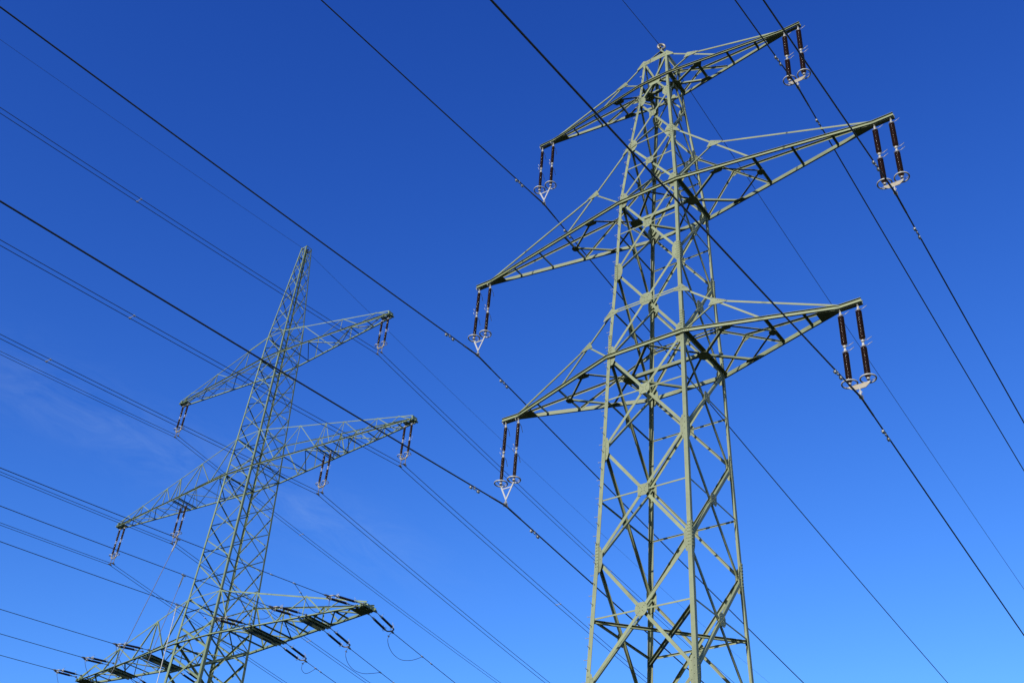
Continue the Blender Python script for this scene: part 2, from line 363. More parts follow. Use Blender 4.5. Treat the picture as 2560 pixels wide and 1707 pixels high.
# crossarms of the near tower
def crossarm1(zc, L, kc, kt, nx, bx, px, h, parent, cx=None):
    """zc chord height, L arm end, kt height of the tie bars at the leg, nx first plan node, bx batten positions, px tie node"""
    arm = empty('crossarm', (0, 0, 0), 0, parent); cx = cx or bx[0]
    wc = mast1.w(zc) + 0.012; wt = mast1.w(kt); e = L - 0.82; yt = 0.055
    def cy(x):
        x = abs(x)
        return wc if x <= wc else (wc + (yt - wc) * (x - wc) / (e - wc) if x < e else yt)
    for s in (-1, 1):
        mb = MB()
        channel_path(mb, [(-L, s * yt, zc), (-e, s * yt, zc), (-wc, s * wc, zc), (wc, s * wc, zc), (e, s * yt, zc), (L, s * yt, zc)], s, h, 0.066, 0.011)
        for x in (-1, 1):
            for k in range(5):
                bolt(mb, (x * (wc - 0.1 + k * 0.07), s * (wc + 0.012 - max(0, (k - 1.4)) * 0.07 * (wc - yt) / (e - wc)), zc), (0, s, 0), 0.016, 0.018)
        mb.build('lower_chord', PAINT1, arm)
    for sx in (-1, 1):
        # end plates under and over the tip
        mb = MB()
        plate(mb, [(sx * (L - 0.01), -yt, zc - h / 2 - 0.012), (sx * (L - 0.01), yt, zc - h / 2 - 0.012), (sx * e, yt, zc - h / 2 - 0.012), (sx * (e - 0.75), cy(e - 0.75), zc - h / 2 - 0.012), (sx * (e - 0.75), -cy(e - 0.75), zc - h / 2 - 0.012), (sx * e, -yt, zc - h / 2 - 0.012)], (0, 0, -1), 0.010)
        mb.build('tip_plate', PLATE1, arm)
        for sy in (-1, 1):
            # straight brace from the leg through the tie node to the chord, then tie and web
            A = V(sx * wt, sy * wt, kt); c1 = V(sx * cx, sy * cy(cx), zc + h * 0.3)
            f = (px - wt) / (cx - wt); Pn = A.lerp(c1, f)
            tip = V(sx * (e + 0.10), sy * (yt + 0.01), zc + h / 2)
            leg = V(sx * (wc - 0.02), sy * (wc - 0.03), zc + h * 0.4)
            ny = V(0, -sy, 0)
            mb = MB(); angle(mb, A, c1, (0, 0, -1), ny, 0.075, 0.009); mb.build('tie_brace', PAINT1, arm)
            mb = MB(); angle(mb, Pn + V(0, sy * 0.012, 0.02), tip, (0, 0, -1), ny, 0.08, 0.010); mb.build('upper_tie', PAINT1, arm)
            mb = MB(); angle(mb, Pn, leg, (sx, 0, 0), ny, 0.07, 0.009); mb.build('web_brace', PAINT1, arm)
            mb = MB(); dn = (c1 - A).normalized(); dt = (tip - Pn).normalized(); dl = (leg - Pn).normalized(); o = V(0, sy * 0.026, 0)
            plate(mb, [Pn + o - dn * 0.16 + V(0, 0, 0.03), Pn + o + dt * 0.36 + V(0, 0, 0.03), Pn + o + dt * 0.38 - V(0, 0, 0.05), Pn + o + dn * 0.18 - V(0, 0, 0.08), Pn + o + dl * 0.34 + V(sx * 0.05, 0, 0), Pn + o + dl * 0.34 - V(sx * 0.04, 0, 0)], (0, sy, 0), 0.009)
            for k in range(5): bolt(mb, Pn + o + dt * (0.08 + 0.08 * k) + V(0, sy * 0.009, 0), (0, sy, 0), 0.015, 0.016)
            for k in range(3): bolt(mb, Pn + o + dl * (0.15 + 0.09 * k) + V(0, sy * 0.009, 0), (0, sy, 0), 0.015, 0.016)
            mb.build('gusset_plate', PLATE1, arm)
            mb = MB(); o = V(0, sy * 0.004, 0)
            plate(mb, [A + o + V(sx * 0.34, 0, -0.07 - 0.34 * (A.z - c1.z) / (cx - wt)), A + o + V(sx * 0.33, 0, 0.02 - 0.33 * (A.z - c1.z) / (cx - wt)), A + o + V(0, 0, 0.19), A + o + V(-sx * 0.32, 0, 0.02), A + o + V(-sx * 0.31, 0, -0.07), A + o + V(0, 0, -0.17)], (0, sy, 0), 0.010)
            for k in range(5):
                for e2 in (-1, 1):
                    bolt(mb, A + o + V(0, sy * 0.010, 0) + V(sx * e2 * (0.06 + 0.055 * k), 0, -0.02 - (0.025 * k if e2 > 0 else 0)), (0, sy, 0), 0.015, 0.016)
            mb.build('gusset_plate', PLATE1, arm)
        # plan of the lower chords: battens and the diamond between them
        zl = zc - h / 2 + 0.012; M0 = V(sx * (wc - 0.03), 0, zl)
        def bat(x, a, nm='batten'):
            mb = MB(); y = cy(x) - 0.012
            angle(mb, (sx * x, -y, zl + a * 0.9), (sx * x, y, zl + a * 0.9), (0, 0, -1), (sx, 0, 0), a * 0.9, 0.009, a); mb.build(nm, PAINT1, arm)
        bat(wc - 0.04, 0.15)
        for k, x in enumerate(bx): bat(x, 0.105 if k == 0 else 0.085)
        def dia(p, q, a=0.075):
            mb = MB(); d = (q - p).normalized(); s = V(-d.y, d.x, 0)
            angle(mb, p + V(0, 0, 0.03), q + V(0, 0, 0.03), s, (0, 0, 1), a, 0.009); mb.build('plan_brace', PAINT1, arm)
        for sy in (-1, 1):
            dia(M0, V(sx * nx, sy * (cy(nx) - 0.03), zl), 0.085)
            if nx < bx[0] - 0.3: dia(V(sx * bx[0], 0, zl), V(sx * nx, sy * (cy(nx) - 0.03), zl), 0.07)
            dia(M0, V(0, sy * (wc - 0.05), zl), 0.085)
        nodes = [M0] + ([V(sx * bx[0], 0, zl)] if nx < bx[0] - 0.3 else [])
        for p in nodes:
            mb = MB(); q = 0.24 if p is M0 else 0.15
            plate(mb, [p + V(-q, -q * 0.55, -0.012), p + V(-q * 0.5, -q, -0.012), p + V(q * 0.5, -q, -0.012), p + V(q, -q * 0.55, -0.012), p + V(q, q * 0.55, -0.012), p + V(q * 0.5, q, -0.012), p + V(-q * 0.5, q, -0.012), p + V(-q, q * 0.55, -0.012)], (0, 0, -1), 0.01)
            mb.build('plan_plate', PLATE1, arm)
        for sy in (-1, 1):
            mb = MB(); p = V(sx * nx, sy * cy(nx), zl - 0.012); q = 0.30
            plate(mb, [p + V(-q, -sy * 0.02, 0), p + V(q, -sy * 0.02, 0), p + V(q * 0.6, -sy * 0.2, 0), p + V(-q * 0.6, -sy * 0.2, 0)], (0, 0, -1), 0.009)
            mb.build('plan_plate', PLATE1, arm)
    mb = MB(); zl = zc - h / 2 + 0.02
    angle(mb, (-wc + 0.05, -0.06, zl), (wc - 0.05, -0.06, zl), (0, 0, 1), (0, 1, 0), 0.14, 0.01, 0.11); mb.build('plan_brace', PAINT1, arm)
    if kt > z1['n3'] + 0.5 or True:
        for sy in (-1, 1):
            mb = MB(); angle(mb, (-wt + 0.02, sy * (wt + 0.001), kt), (wt - 0.02, sy * (wt + 0.001), kt), (0, 0, -1), (0, -sy, 0), 0.06, 0.009); mb.build('tie_strut', PAINT1, arm)
    return arm
ZA1 = {1: z1['c1'] - 0.02, 2: z1['n3'] - 0.10, 3: z1['n5'] - 0.03}
crossarm1(ZA1[1], 6.74, 'c1', z1['n0'] - 0.02, 2.0, [2.02, 3.40, 4.66], 1.75, 0.135, t1, 3.12)
crossarm1(ZA1[2], 9.80, 'n3', z1['n2'], 2.95, [4.40, 5.92, 7.46], 2.85, 0.165, t1)
crossarm1(ZA1[3], 7.60, 'n5', z1['t3'], 2.98, [4.33, 5.60], 2.75, 0.165, t1)
# earth wire peak
pk = empty('earth_wire_peak', (0, 0, 0), 0, t1)
zt = z1['n0']; apex = V(0, 0, zt + 1.18); wt = mast1.w(zt)
for sx in (-1, 1):
    for sy in (-1, 1):
        mb = MB(); angle(mb, (sx * wt * 0.98, sy * wt * 0.98, zt), apex + V(sx * 0.04, sy * 0.04, 0), (-sx, 0, 0), (0, -sy, 0), 0.075, 0.01); mb.build('peak_leg', PAINT1, pk)
for f in range(4):
    mb = MB(); nn = mast1.n(f); tt = mast1.t(f)
    plate(mb, [mast1.p(f, -1, zt, -0.002, 0.0) + V(0, 0, -0.17), mast1.p(f, 1, zt, -0.002) + V(0, 0, -0.17), mast1.p(f, 1, zt, -0.002) + V(0, 0, 0.10), mast1.p(f, -1, zt, -0.002) + V(0, 0, 0.10)], nn, 0.010)
    for k in range(4):
        for e in (-1, 1): bolt(mb, mast1.p(f, e * 0.9 - e * 0.14 * k, zt, -0.012) + V(0, 0, -0.03 * k), nn, 0.016, 0.016)
    mb.build('head_plate', PLATE1, pk)
mb = MB(); box(mb, apex + V(0, 0, 0.05), (0.12, 0.12, 0.2)); torus(mb, apex + V(0, 0, 0.31), 0.16, 0.06, 24, 8, Matrix.Rotation(R(35), 3, 'Z') @ Matrix.Rotation(R(90), 3, 'X')); box(mb, apex + V(0, 0, 0.17), (0.09, 0.30, 0.06)); mb.build('earth_wire_clamp', STEEL, pk)

# ------------------------------------------------------------------ insulator sets
def rod_mesh(name, length, r_core=0.036, r_shed=0.074, pitch=0.052, axis='z'):
    mb = MB(); prof = [(0.055, 0.0), (0.055, -0.012), (r_core, -0.02)]; z = -0.03
    n = int((length - 0.06) / pitch)
    for i in range(n):
        b = -0.03 - i * pitch
        prof += [(r_core, b), (r_shed, b - pitch * 0.52), (r_shed * 0.98, b - pitch * 0.66), (r_core + 0.004, b - pitch * 0.74)]
    prof += [(r_core, -length + 0.015), (0.055, -length + 0.01), (0.055, -length)]
    lathe(mb, prof, 14, axis); return mb.mesh(name, PORC, True)
def cap_mesh(name, h, axis='z'):
    mb = MB(); lathe(mb, [(0.03, 0.0), (0.052, -0.01), (0.062, -h * 0.45), (0.064, -h * 0.9), (0.05, -h)], 14, axis); return mb.mesh(name, WHITE, True)
ROD = rod_mesh('insulator_rod', 1.15); CAPM = cap_mesh('end_cap', 0.095); ROD_MID = rod_mesh('insulator_rod', 1.15, 0.055, 0.095, 0.058); ROD_THICK = rod_mesh('insulator_rod', 1.27, 0.062, 0.108, 0.0585)
mb = MB(); lathe(mb, [(0.05, 0.0), (0.064, -0.012), (0.062, -0.05), (0.03, -0.095)], 14); CAPI = mb.mesh('end_cap', WHITE, True)
mb = MB(); tube(mb, [(0, 0, 0.02), (0, 0.0, -0.16)], 0.022, 6); torus(mb, (0, 0, 0.05), 0.05, 0.014, 14, 6, Matrix.Rotation(R(90), 3, 'X')); torus(mb, (0, 0, -0.03), 0.045, 0.013, 14, 6, Matrix.Rotation(R(90), 3, 'Y')); box(mb, (0, 0, -0.10), (0.06, 0.03, 0.08)); SHACK = mb.mesh('hanger_shackle', GALV)
mb = MB(); tube(mb, [(0, 0, 0.0), (0, 0, -0.12)], 0.02, 6); box(mb, (0, 0, -0.06), (0.07, 0.035, 0.07)); LINKM = mb.mesh('connecting_link', GALV)
mb = MB(); torus(mb, (0, 0, 0), 0.255, 0.029, 30, 8)
for a in (0.4, 2.5, 4.6): tube(mb, [(0.25 * math.cos(a), 0.25 * math.sin(a), 0), (0.12 * math.cos(a), 0.12 * math.sin(a), -0.06), (0.03 * math.cos(a), 0.03 * math.sin(a), -0.10)], 0.012, 5)
RING = mb.mesh('grading_ring', WHITE, True)
def horn_mesh(pts, r=0.011):
    mb = MB(); tube(mb, pts, r, 5); return mb.mesh('arcing_horn', GALV, True)
HORN_DOWN = horn_mesh([(0, 0.03, 0), (0, 0.14, 0.02), (0, 0.22, -0.05), (0, 0.32, -0.26)])
HORN_CURL = horn_mesh([(0, -0.03, 0), (0, -0.13, -0.02), (0, -0.16, 0.03), (0, -0.24, 0.10)])
HORN_SIDE = horn_mesh([(0.03, 0, 0), (0.15, 0.0, 0.0), (0.32, -0.02, 0.06)])
HORN_LOOP = horn_mesh([(0.07 + 0.0, 0.03, 0.0), (0.10, -0.05, -0.02), (0.03, -0.12, -0.05), (-0.07, -0.1, -0.05), (-0.11, 0.0, -0.02)])
def boat_clamp(mb, c, s=1.0):
    c = Vector(c)
    lathe(mb, [(0.02, -0.20 * s), (0.045, -0.12 * s), (0.055, 0.0), (0.045, 0.12 * s), (0.02, 0.20 * s)], 8, 'y', c)
    box(mb, c + V(0, 0, 0.055), (0.07, 0.10, 0.09)); tube(mb, [c + V(0.05, 0.05, -0.06), c + V(0.05, 0.05, 0.11)], 0.012, 5); tube(mb, [c + V(-0.05, -0.05, -0.06), c + V(-0.05, -0.05, 0.11)], 0.012, 5)
def string_parts(root, x, h0, side, rodm=None):
    """one hanging string: shackle, two porcelain rods with caps, link and ring, horns; returns the z of its foot"""
    def put(nm, me, z, par=None):
        o = link(nm, me, par or root); o.location = (x, 0, z); return o
    put('hanger_shackle', SHACK, h0); rl = 1.27 if rodm == ROD_THICK else 1.15
    z = h0 - 0.17
    for k in range(2):
        rz = z - 0.085
        rod = put('insulator_rod', rodm or ROD, rz)
        a = link('end_cap', CAPM, rod); a.location = (0, 0, 0.085)
        b = link('end_cap', CAPI, rod); b.location = (0, 0, 0.005 - rl)
        for me, hz in (((HORN_DOWN, 0.03), (HORN_CURL, 0.03)) if side < 0 else ((HORN_SIDE, 0.03), (HORN_LOOP, 0.02))):
            hh = put('arcing_horn', me, rz + hz)
        if k == 0:
            for me in ((HORN_CURL,) if side < 0 else (HORN_SIDE,)):
                put('arcing_horn', me, rz - rl - 0.03)
        z = rz - rl - 0.08
        if k == 0:
            put('connecting_link', LINKM, z); z -= 0.10
    put('connecting_link', LINKM, z)
    put('grading_ring', RING, z + 0.06)
    return z - 0.08
def susp_set(kind):
    """double suspension set, origin on the chord centre between the two strings, strings along local x"""
    root = empty('suspension_insulator')
    hs = 0.315 if kind != 'twin' else 0.35; top = -0.10
    for s in (-1, 1): zf = string_parts(root, s * hs, top, -1 if kind == 'vee' else 1, ROD if kind == 'vee' else (ROD_THICK if kind == 'plate' else ROD_MID))
    mb = MB()
    if kind == 'vee':
        flat(mb, (-hs, 0.012, zf + 0.02), (0.0, 0.012, -3.76), (0, 1, 0), 0.018, 0.062); flat(mb, (hs, -0.012, zf + 0.02), (0.0, -0.012, -3.76), (0, 1, 0), 0.018, 0.062)
        flat(mb, (-hs * 0.82, 0.034, zf - 0.12), (hs * 0.82, 0.034, zf - 0.12), (0, 1, 0), 0.016, 0.045)
        mb.build('yoke_frame', WHITE, root); cz = -4.0; lk = [(0, 0, -3.74), (0, 0, -3.97)]
    elif kind == 'plate':
        plate(mb, [(-hs - 0.07, 0.012, zf + 0.03), (-hs - 0.02, 0.012, zf - 0.05), (-0.20, 0.012, zf - 0.16), (0.20, 0.012, zf - 0.16), (hs + 0.02, 0.012, zf - 0.05), (hs + 0.07, 0.012, zf + 0.03)], (0, -1, 0), 0.024)
        mb.build('yoke_plate', YOKE, root); cz = -3.82; lk = [(0, 0, zf - 0.13), (0, 0, -3.79)]
    else:
        for s in (-1, 1): tube(mb, [(s * hs, 0, zf + 0.03), (s * hs * 0.95, 0, zf - 0.10), (s * 0.2, 0, zf - 0.2), (0, 0, zf - 0.21)], 0.062, 8)
        mb.build('yoke_plate', YOKE, root); cz = -3.85; lk = None
    if lk:
        mb = MB(); tube(mb, lk, 0.024, 6); torus(mb, ((0, 0, (lk[0][2] + lk[1][2]) / 2)), 0.05, 0.015, 14, 6, Matrix.Rotation(R(90), 3, 'X')); mb.build('clamp_link', GALV, root)
        mb = MB(); boat_clamp(mb, (0, 0, cz)); mb.build('conductor_clamp', STEEL, root)
    else:
        for s in (-1, 1):
            mb = MB(); tube(mb, [(s * 0.225, 0, zf - 0.17), (s * 0.225, 0, cz + 0.03)], 0.032, 6); boat_clamp(mb, (s * 0.225, 0, cz), 1.0); mb.build('conductor_clamp', STEEL, root)
    return root
def copy_tree(o, parent=None):
    c = o.copy(); C.objects.link(c)
    if parent is not None: c.parent = parent
    for ch in list(o.children): copy_tree(ch, c)
    return c
def loc1(x, y, z): return V(T1[0], T1[1], 0) + Matrix.Rotation(A1, 3, 'Z') @ V(x, y, z)
vee = susp_set('vee'); pla = susp_set('plate'); used = set()
G1 = 'insulator sets hanging from the near pylon arms'
arm_nm = {1: 'top', 2: 'long middle', 3: 'lowest'}
L1 = {1: 6.69, 2: 9.73, 3: 7.50}
for k in (1, 2, 3):
    for s in (-1, 1):
        src = vee if s < 0 else pla
        o = src if src.name not in used else copy_tree(src); used.add(src.name)
        o.location = loc1(s * (L1[k] - 0.38), 0, ZA1[k]); o.rotation_euler = (0, 0, A1)
        tag(o, ('twin brown insulators, open white V yoke, under near pylon %s left arm' if s < 0 else 'twin brown insulators, solid pale yoke, under near pylon %s right arm') % arm_nm[k], 'insulator', G1)

# ------------------------------------------------------------------ conductors
DAMP = MB(); tube(DAMP, [(0, -0.24, -0.10), (0, -0.12, -0.085), (0, 0.12, -0.085), (0, 0.24, -0.10)], 0.010, 5)
lathe(DAMP, [(0.02, -0.30), (0.05, -0.28), (0.05, -0.17), (0.02, -0.15)], 8, 'y', (0, 0, -0.10)); lathe(DAMP, [(0.02, 0.15), (0.05, 0.17), (0.05, 0.28), (0.02, 0.30)], 8, 'y', (0, 0, -0.10))
box(DAMP, (0, 0, -0.03), (0.05, 0.06, 0.13)); DAMP = DAMP.mesh('vibration_damper', WHITE)
def wz(z0, an, af, S, y): 
    a = an if y < 0 else af; y = abs(y); return z0 - a * y * (1 - y / S)
YS = [-165, -130, -100, -80, -64, -52, -44, -37, -31, -26, -21.5, -17.5, -14, -11, -8, -5.5, -3.5, -2, -1, -0.4, 0, 0.4, 1, 2, 3.5, 5.5, 8, 11, 14, 17.5, 21.5, 26, 31, 37, 44, 52, 62, 74, 90, 110, 140, 180, 240]
def wire_pts(x, z0, an, af, S, dx=0.0): return [V(x + dx, y, wz(z0, an, af, S, y)) for y in YS]
def conductor1(name, x, z0, an, af, label, r=0.027, damp=True, S=330):
    t = empty(name, (T1[0], T1[1], 0), A1)
    mb = MB(); tube(mb, wire_pts(x, z0, an, af, S), r, 8); mb.build('wire', WIRE, t, True)
    if damp:
        mb = MB(); tube(mb, [V(x, y, wz(z0, an, af, S, y)) for y in (-1.0, -0.5, 0, 0.5, 1.0)], r * 1.3, 8); mb.build('armour_rod', WIRE, t, True)
        for y in (-1.95, 2.0):
            for dy in (0, 0.0):
                o = link('vibration_damper', DAMP, t); o.location = (x, y + dy, wz(z0, an, af, S, y + dy)); o.rotation_euler = (math.atan(an if y < 0 else -af), 0, 0)
                break
    return tag(t, label, 'power line', 'single conductors of the near pylon')
for nm, x, k, cz, an, af in (('l', -6.31, 1, -4.0, .1045, .1125), ('l', -9.35, 2, -4.0, .0905, .1150), ('l', -7.12, 3, -4.0, .0880, .1050), ('r', 6.31, 1, -3.82, .1260, .1290), ('r', 9.35, 2, -3.82, .1140, .1360), ('r', 7.12, 3, -3.82, .1050, .1300)):
    conductor1('conductor', x, ZA1[k] + cz, an, af, 'thick dark line clamped below near pylon %s %s arm' % (arm_nm[k], 'left' if nm == 'l' else 'right'))
e1 = conductor1('earth_wire', 0, z1['n0'] + 1.45, .121, .126, 'thin dark earth wire over the peak of the near pylon', 0.014, False)
e1['group'] = 'thin earth wires'

# ------------------------------------------------------------------ far tower
K2 = 0.8
T2 = (-26.163 * K2, 106.296 * K2); A2 = R(-39.259)
def Z2(v): return v * K2 + HC
mast2 = Mast([(Z2(90.99), 0.45 * K2), (Z2(76.88), 1.43 * K2), (Z2(73.74), 1.52 * K2), (Z2(63.02), 1.86 * K2), (Z2(58.53), 2.01 * K2), (Z2(44.36), 2.39 * K2), (Z2(39.88), 2.50 * K2), (Z2(35.0), 2.60 * K2), (0.0, 3.6 * K2)])
t2 = empty('lattice_tower', (T2[0], T2[1], 0), A2)
tag(t2, 'grey green lattice pylon farther away with long tapering peak and wide arms', 'pylon')
def legsize2(z): return 0.10 + 0.09 * min(1, max(0, (75 - z) / 45.0)) + (0.05 if z < Z2(39) else 0)
NLF = [Z2(v) for v in (90.85, 88.35, 86.35, 83.98, 81.29, 78.45, 76.88, 73.85, 71.38, 68.8, 66.14, 63.02, 59.98, 57.12, 54.06, 50.91, 48.06, 44.5, 41.43, 38.51, 35.5, 31.8, 27.6, 22.6, 16.8, 10.0, 3.0, -1.9)]
NLB = [Z2(v) for v in (89.6, 87.45, 85.13, 82.72, 79.95, 77.6, 75.28, 72.6, 70.05, 67.5, 64.55, 61.52, 58.53, 55.5, 52.42, 49.42, 46.2, 42.9, 39.9, 36.9, 33.6, 29.7, 25.1, 19.8, 13.6, 6.6)]
for k in range(4):
    mb = MB(); sx, sy = [(-1, -1), (1, -1), (1, 1), (-1, 1)][k]
    zs = sorted([0.25] + [z for z, _ in mast2.tab if z > 1])
    for a, b in zip(zs, zs[1:]):
        wa, wb = mast2.w(a), mast2.w(b)
        angle(mb, (sx * wa, sy * wa, a), (sx * wb, sy * wb, b), (-sx, 0, 0), (0, -sy, 0), legsize2((a + b) / 2), 0.016)
    lg = mb.build('leg', PAINT2, t2)
    fb = MB(); lathe(fb, [(0.8, -0.4), (0.8, 0.18), (0.65, 0.30)], 20, 'z', (sx * mast2.w(0.0), sy * mast2.w(0.0), 0)); fb.build('footing', CONC, lg)
def brace_mb(mast, mb, face, xa, za, xb, zb, a, d, flip=1, t=0.009):
    p0 = mast.p(face, xa, za, d); p1 = mast.p(face, xb, zb, d); dr = (p1 - p0).normalized(); nin = -mast.n(face); side = (nin.cross(dr) * flip).normalized()
    angle(mb, p0 - side * a / 2, p1 - side * a / 2, side, nin, a, t)
for f in range(4):
    nodes = NLF if f % 2 == 0 else NLB
    for zb, za in zip(nodes, nodes[1:]):
        a = 0.055 + 0.03 * min(1, max(0, (70 - za) / 35.0))
        if za < Z2(39.5): a = 0.15
        mb = MB()
        brace_mb(mast2, mb, f, -0.97, za + 0.03, 0.97, zb - 0.03, a, 0.018)
        brace_mb(mast2, mb, f, 0.97, za + 0.03, -0.97, zb - 0.03, a, 0.022 + a, -1)
        mb.build('cross_brace', PAINT2, t2)
    for z in [nodes[0] - 0.02] + ([Z2(90.98)] if f % 2 else []) :
        mb = MB(); brace_mb(mast2, mb, f, -1, z, 1, z, 0.09, -0.012); mb.build('head_strut', PAINT2, t2)
mb = MB(); box(mb, (0, 0, Z2(90.7)), (0.66, 0.12, 0.12)); box(mb, (0.0, 0, Z2(90.7) - 0.12), (0.12, 0.62, 0.10)); boat_clamp(mb, (0, 0, Z2(90.72))); mb.build('earth_wire_clamp', STEEL, t2)

def crossarm2(zc, zt, L, top, low, near, far, yt, hc, beams, heavy=False, ox=0.0):
    """zc lower chord height, zt top chord height on the mast, top/low truss nodes, near/far plan nodes, beams hanger beam positions"""
    arm = empty('crossarm', (ox, 0, 0), 0, t2)
    wc = mast2.w(zc) + 0.01; wt = mast2.w(zt)
    zend = zc + (0.38 if not heavy else 0.30)
    def cy(x):
        x = abs(x); return wc if x <= wc else wc + (yt - wc) * (x - wc) / (L - wc)
    def tp(x, sx, sy):
        f = (abs(x) - wt) / (L - 0.15 - wt); return V(sx * abs(x), sy * (wt + (yt - wt) * f), zt + (zend - zt) * f)
    ca = 0.10 if not heavy else 0.16
    for sy in (-1, 1):
        mb = MB()
        for a, b in (((-L, sy * yt, zc), (-wc, sy * wc, zc)), ((-wc, sy * wc, zc), (wc, sy * wc, zc)), ((wc, sy * wc, zc), (L, sy * yt, zc))):
            if heavy or sy > 0: angle(mb, Vector(a) + V(0, 0, -ca / 2), Vector(b) + V(0, 0, -ca / 2), (0, 0, 1), (0, sy, 0), ca, 0.012, ca)
            else: angle(mb, Vector(a) + V(0, 0, ca / 2), Vector(b) + V(0, 0, ca / 2), (0, 0, -1), (0, sy, 0), ca, 0.012, ca)
        mb.build('lower_chord', PAINT2, arm)
        for s in (-1, 1):
            mb = MB(); angle(mb, V(s * wt, sy * wt, zt), tp(L - 0.15, s, sy), (0, 0, -1), (0, -sy, 0), 0.075 if not heavy else 0.11, 0.010); mb.build('upper_chord', PAINT2, arm)
        mb = MB(); angle(mb, V(-wt, sy * (wt + 0.002), zt), V(wt, sy * (wt + 0.002), zt), (0, 0, -1), (0, -sy, 0), 0.075, 0.01); mb.build('tie_strut', PAINT2, arm)
    for s in (-1, 1):
        mb = MB(); angle(mb, V(s * wt, -wt, zt), V(s * wt, wt, zt), (0, 0, -1), (-s, 0, 0), 0.085, 0.01); mb.build('tie_strut', PAINT2, arm)
        mb = MB(); angle(mb, V(s * wc, -wc, zc), V(s * wc, wc, zc), (0, 0, -1), (-s, 0, 0), 0.10, 0.01); mb.build('batten', PAINT2, arm)
        for sy in (-1, 1):
            a = 0.06 if not heavy else 0.095
            def lo(x): return V(s * x, sy * (cy(x) - 0.015), zc + ca * 0.3)
            chain = []
            seq = sorted([(x, 't') for x in top] + [(x, 'l') for x in low])
            pts = [V(s * wt, sy * wt, zt - 0.05)] + [tp(x, s, sy) if k == 't' else lo(x) for x, k in seq] + [lo(L - 0.3)]
            kinds = ['t'] + [k for _, k in seq] + ['l']
            for (p, q, ka, kb) in zip(pts, pts[1:], kinds, kinds[1:]):
                if ka == kb and ka == 'l': continue
                mb = MB(); angle(mb, p, q, (s, 0, 0), (0, -sy, 0), a, 0.008); mb.build('web_brace', PAINT2, arm)
            for x in top[:-1]:
                mb = MB(); angle(mb, tp(x, s, sy) - V(0, 0, 0.02), lo(x), (s, 0, 0), (0, -sy, 0), a * 0.85, 0.008); mb.build('post', PAINT2, arm)
        # plan bracing between the lower chords
        al = sorted([(x, -1) for x in near] + [(x, 1) for x in far])
        for (xa, sa), (xb, sb) in zip(al, al[1:]):
            if sa == sb: continue
            mb = MB(); p = V(s * xa, sa * (cy(xa) - 0.03), zc); q = V(s * xb, sb * (cy(xb) - 0.03), zc); d = (q - p).normalized()
            angle(mb, p, q, (-d.y, d.x, 0), (0, 0, 1), a, 0.008); mb.build('plan_brace', PAINT2, arm)
        for x in near + far:
            if abs(x) < wc + 0.1: continue
            mb = MB(); angle(mb, V(s * x, -cy(x) + 0.02, zc + 0.03), V(s * x, cy(x) - 0.02, zc + 0.03), (s, 0, 0), (0, 0, -1), a, 0.008); mb.build('batten', PAINT2, arm)
        for x in beams:
            mb = MB(); b = 0.085 if not heavy else 0.17
            for dx in ((-0.09, 0.09) if not heavy else (-0.42, -0.33, -0.07, 0.07, 0.33, 0.42)):
                angle(mb, V(s * (x + dx), -cy(x) - 0.05, zc - ca / 2 - 0.012), V(s * (x + dx), cy(x) + 0.05, zc - ca / 2 - 0.012), (0, 0, -1), (s * (1 if dx > 0 else -1), 0, 0), b, 0.012)
            mb.build('hanger_beam', PAINT2, arm)
        # end piece
        mb = MB()
        if heavy:
            plate(mb, [V(s * (L - 1.5), -cy(L - 1.5), zc - ca / 2 - 0.03), V(s * (L - 1.5), cy(L - 1.5), zc - ca / 2 - 0.03), V(s * (L - 0.15), yt + 0.02, zc - ca / 2 - 0.03), V(s * (L - 0.15), -yt - 0.02, zc - ca / 2 - 0.03)], (0, 0, -1), 0.02)
            box(mb, (s * (L - 0.22), 0, zc + 0.02), (0.10, 2 * yt + 0.08, 0.30)); box(mb, (s * (L - 0.62), 0, zc + 0.0), (0.12, 2 * yt + 0.3, 0.24)); box(mb, (s * (L - 0.45), 0, zc - 0.12), (0.9, 0.16, 0.12))
            for q in (-0.92, -0.55, -0.2): box(mb, (s * (L + q), -yt - 0.1, zc), (0.10, 0.2, 0.26)); box(mb, (s * (L + q), yt + 0.1, zc), (0.10, 0.2, 0.26))
        else:
            for q in (0.0, -0.28, -0.72, -0.95):
                box(mb, (s * (L + q), 0, zc - 0.04), (0.09, 2 * yt + 0.22, 0.13))
            box(mb, (s * (L - 0.45), 0, zc - 0.06), (1.15, 0.14, 0.09)); box(mb, (s * (L - 0.1), 0, zc + 0.14), (0.12, 2 * yt + 0.1, 0.34)); 
        mb.build('tip_fitting', PAINT2, arm)
    return arm
k = K2
ZA2 = {1: Z2(73.74) - 0.05, 2: Z2(58.53) - 0.05, 3: Z2(39.88) - 0.05}
crossarm2(ZA2[1], Z2(76.88), 13.55, [4.42 * k, 10.16 * k, 14.9 * k], [7.38 * k, 12.6 * k], [5.69 * k, 11.61 * k], [0.3 * k, 3.13 * k, 8.76 * k, 13.9 * k], 0.22, 0.10, [])
crossarm2(ZA2[2], Z2(63.02), 18.05, [7.6 * k, 11.2 * k, 13.64 * k, 17.98 * k, 20.62 * k], [4.91 * k, 10.4 * k, 12.2 * k, 15.97 * k, 19.66 * k], [3.1 * k, 9.1 * k, 14.7 * k, 19.04 * k], [0.3 * k, 6.2 * k, 12.7 * k, 17.0 * k, 20.6 * k], 0.22, 0.10, [10.55 * k, 11.5 * k], False, 0.09)
crossarm2(ZA2[3], Z2(44.36), 16.55, [7.12 * k, 13.36 * k, 17.58 * k], [4.69 * k, 10.15 * k, 15.6 * k], [4.75 * k, 11.3 * k, 17.0 * k], [0.3 * k, 8.9 * k, 14.6 * k, 18.8 * k], 0.40, 0.16, [7.35 * k, 13.75 * k], True)

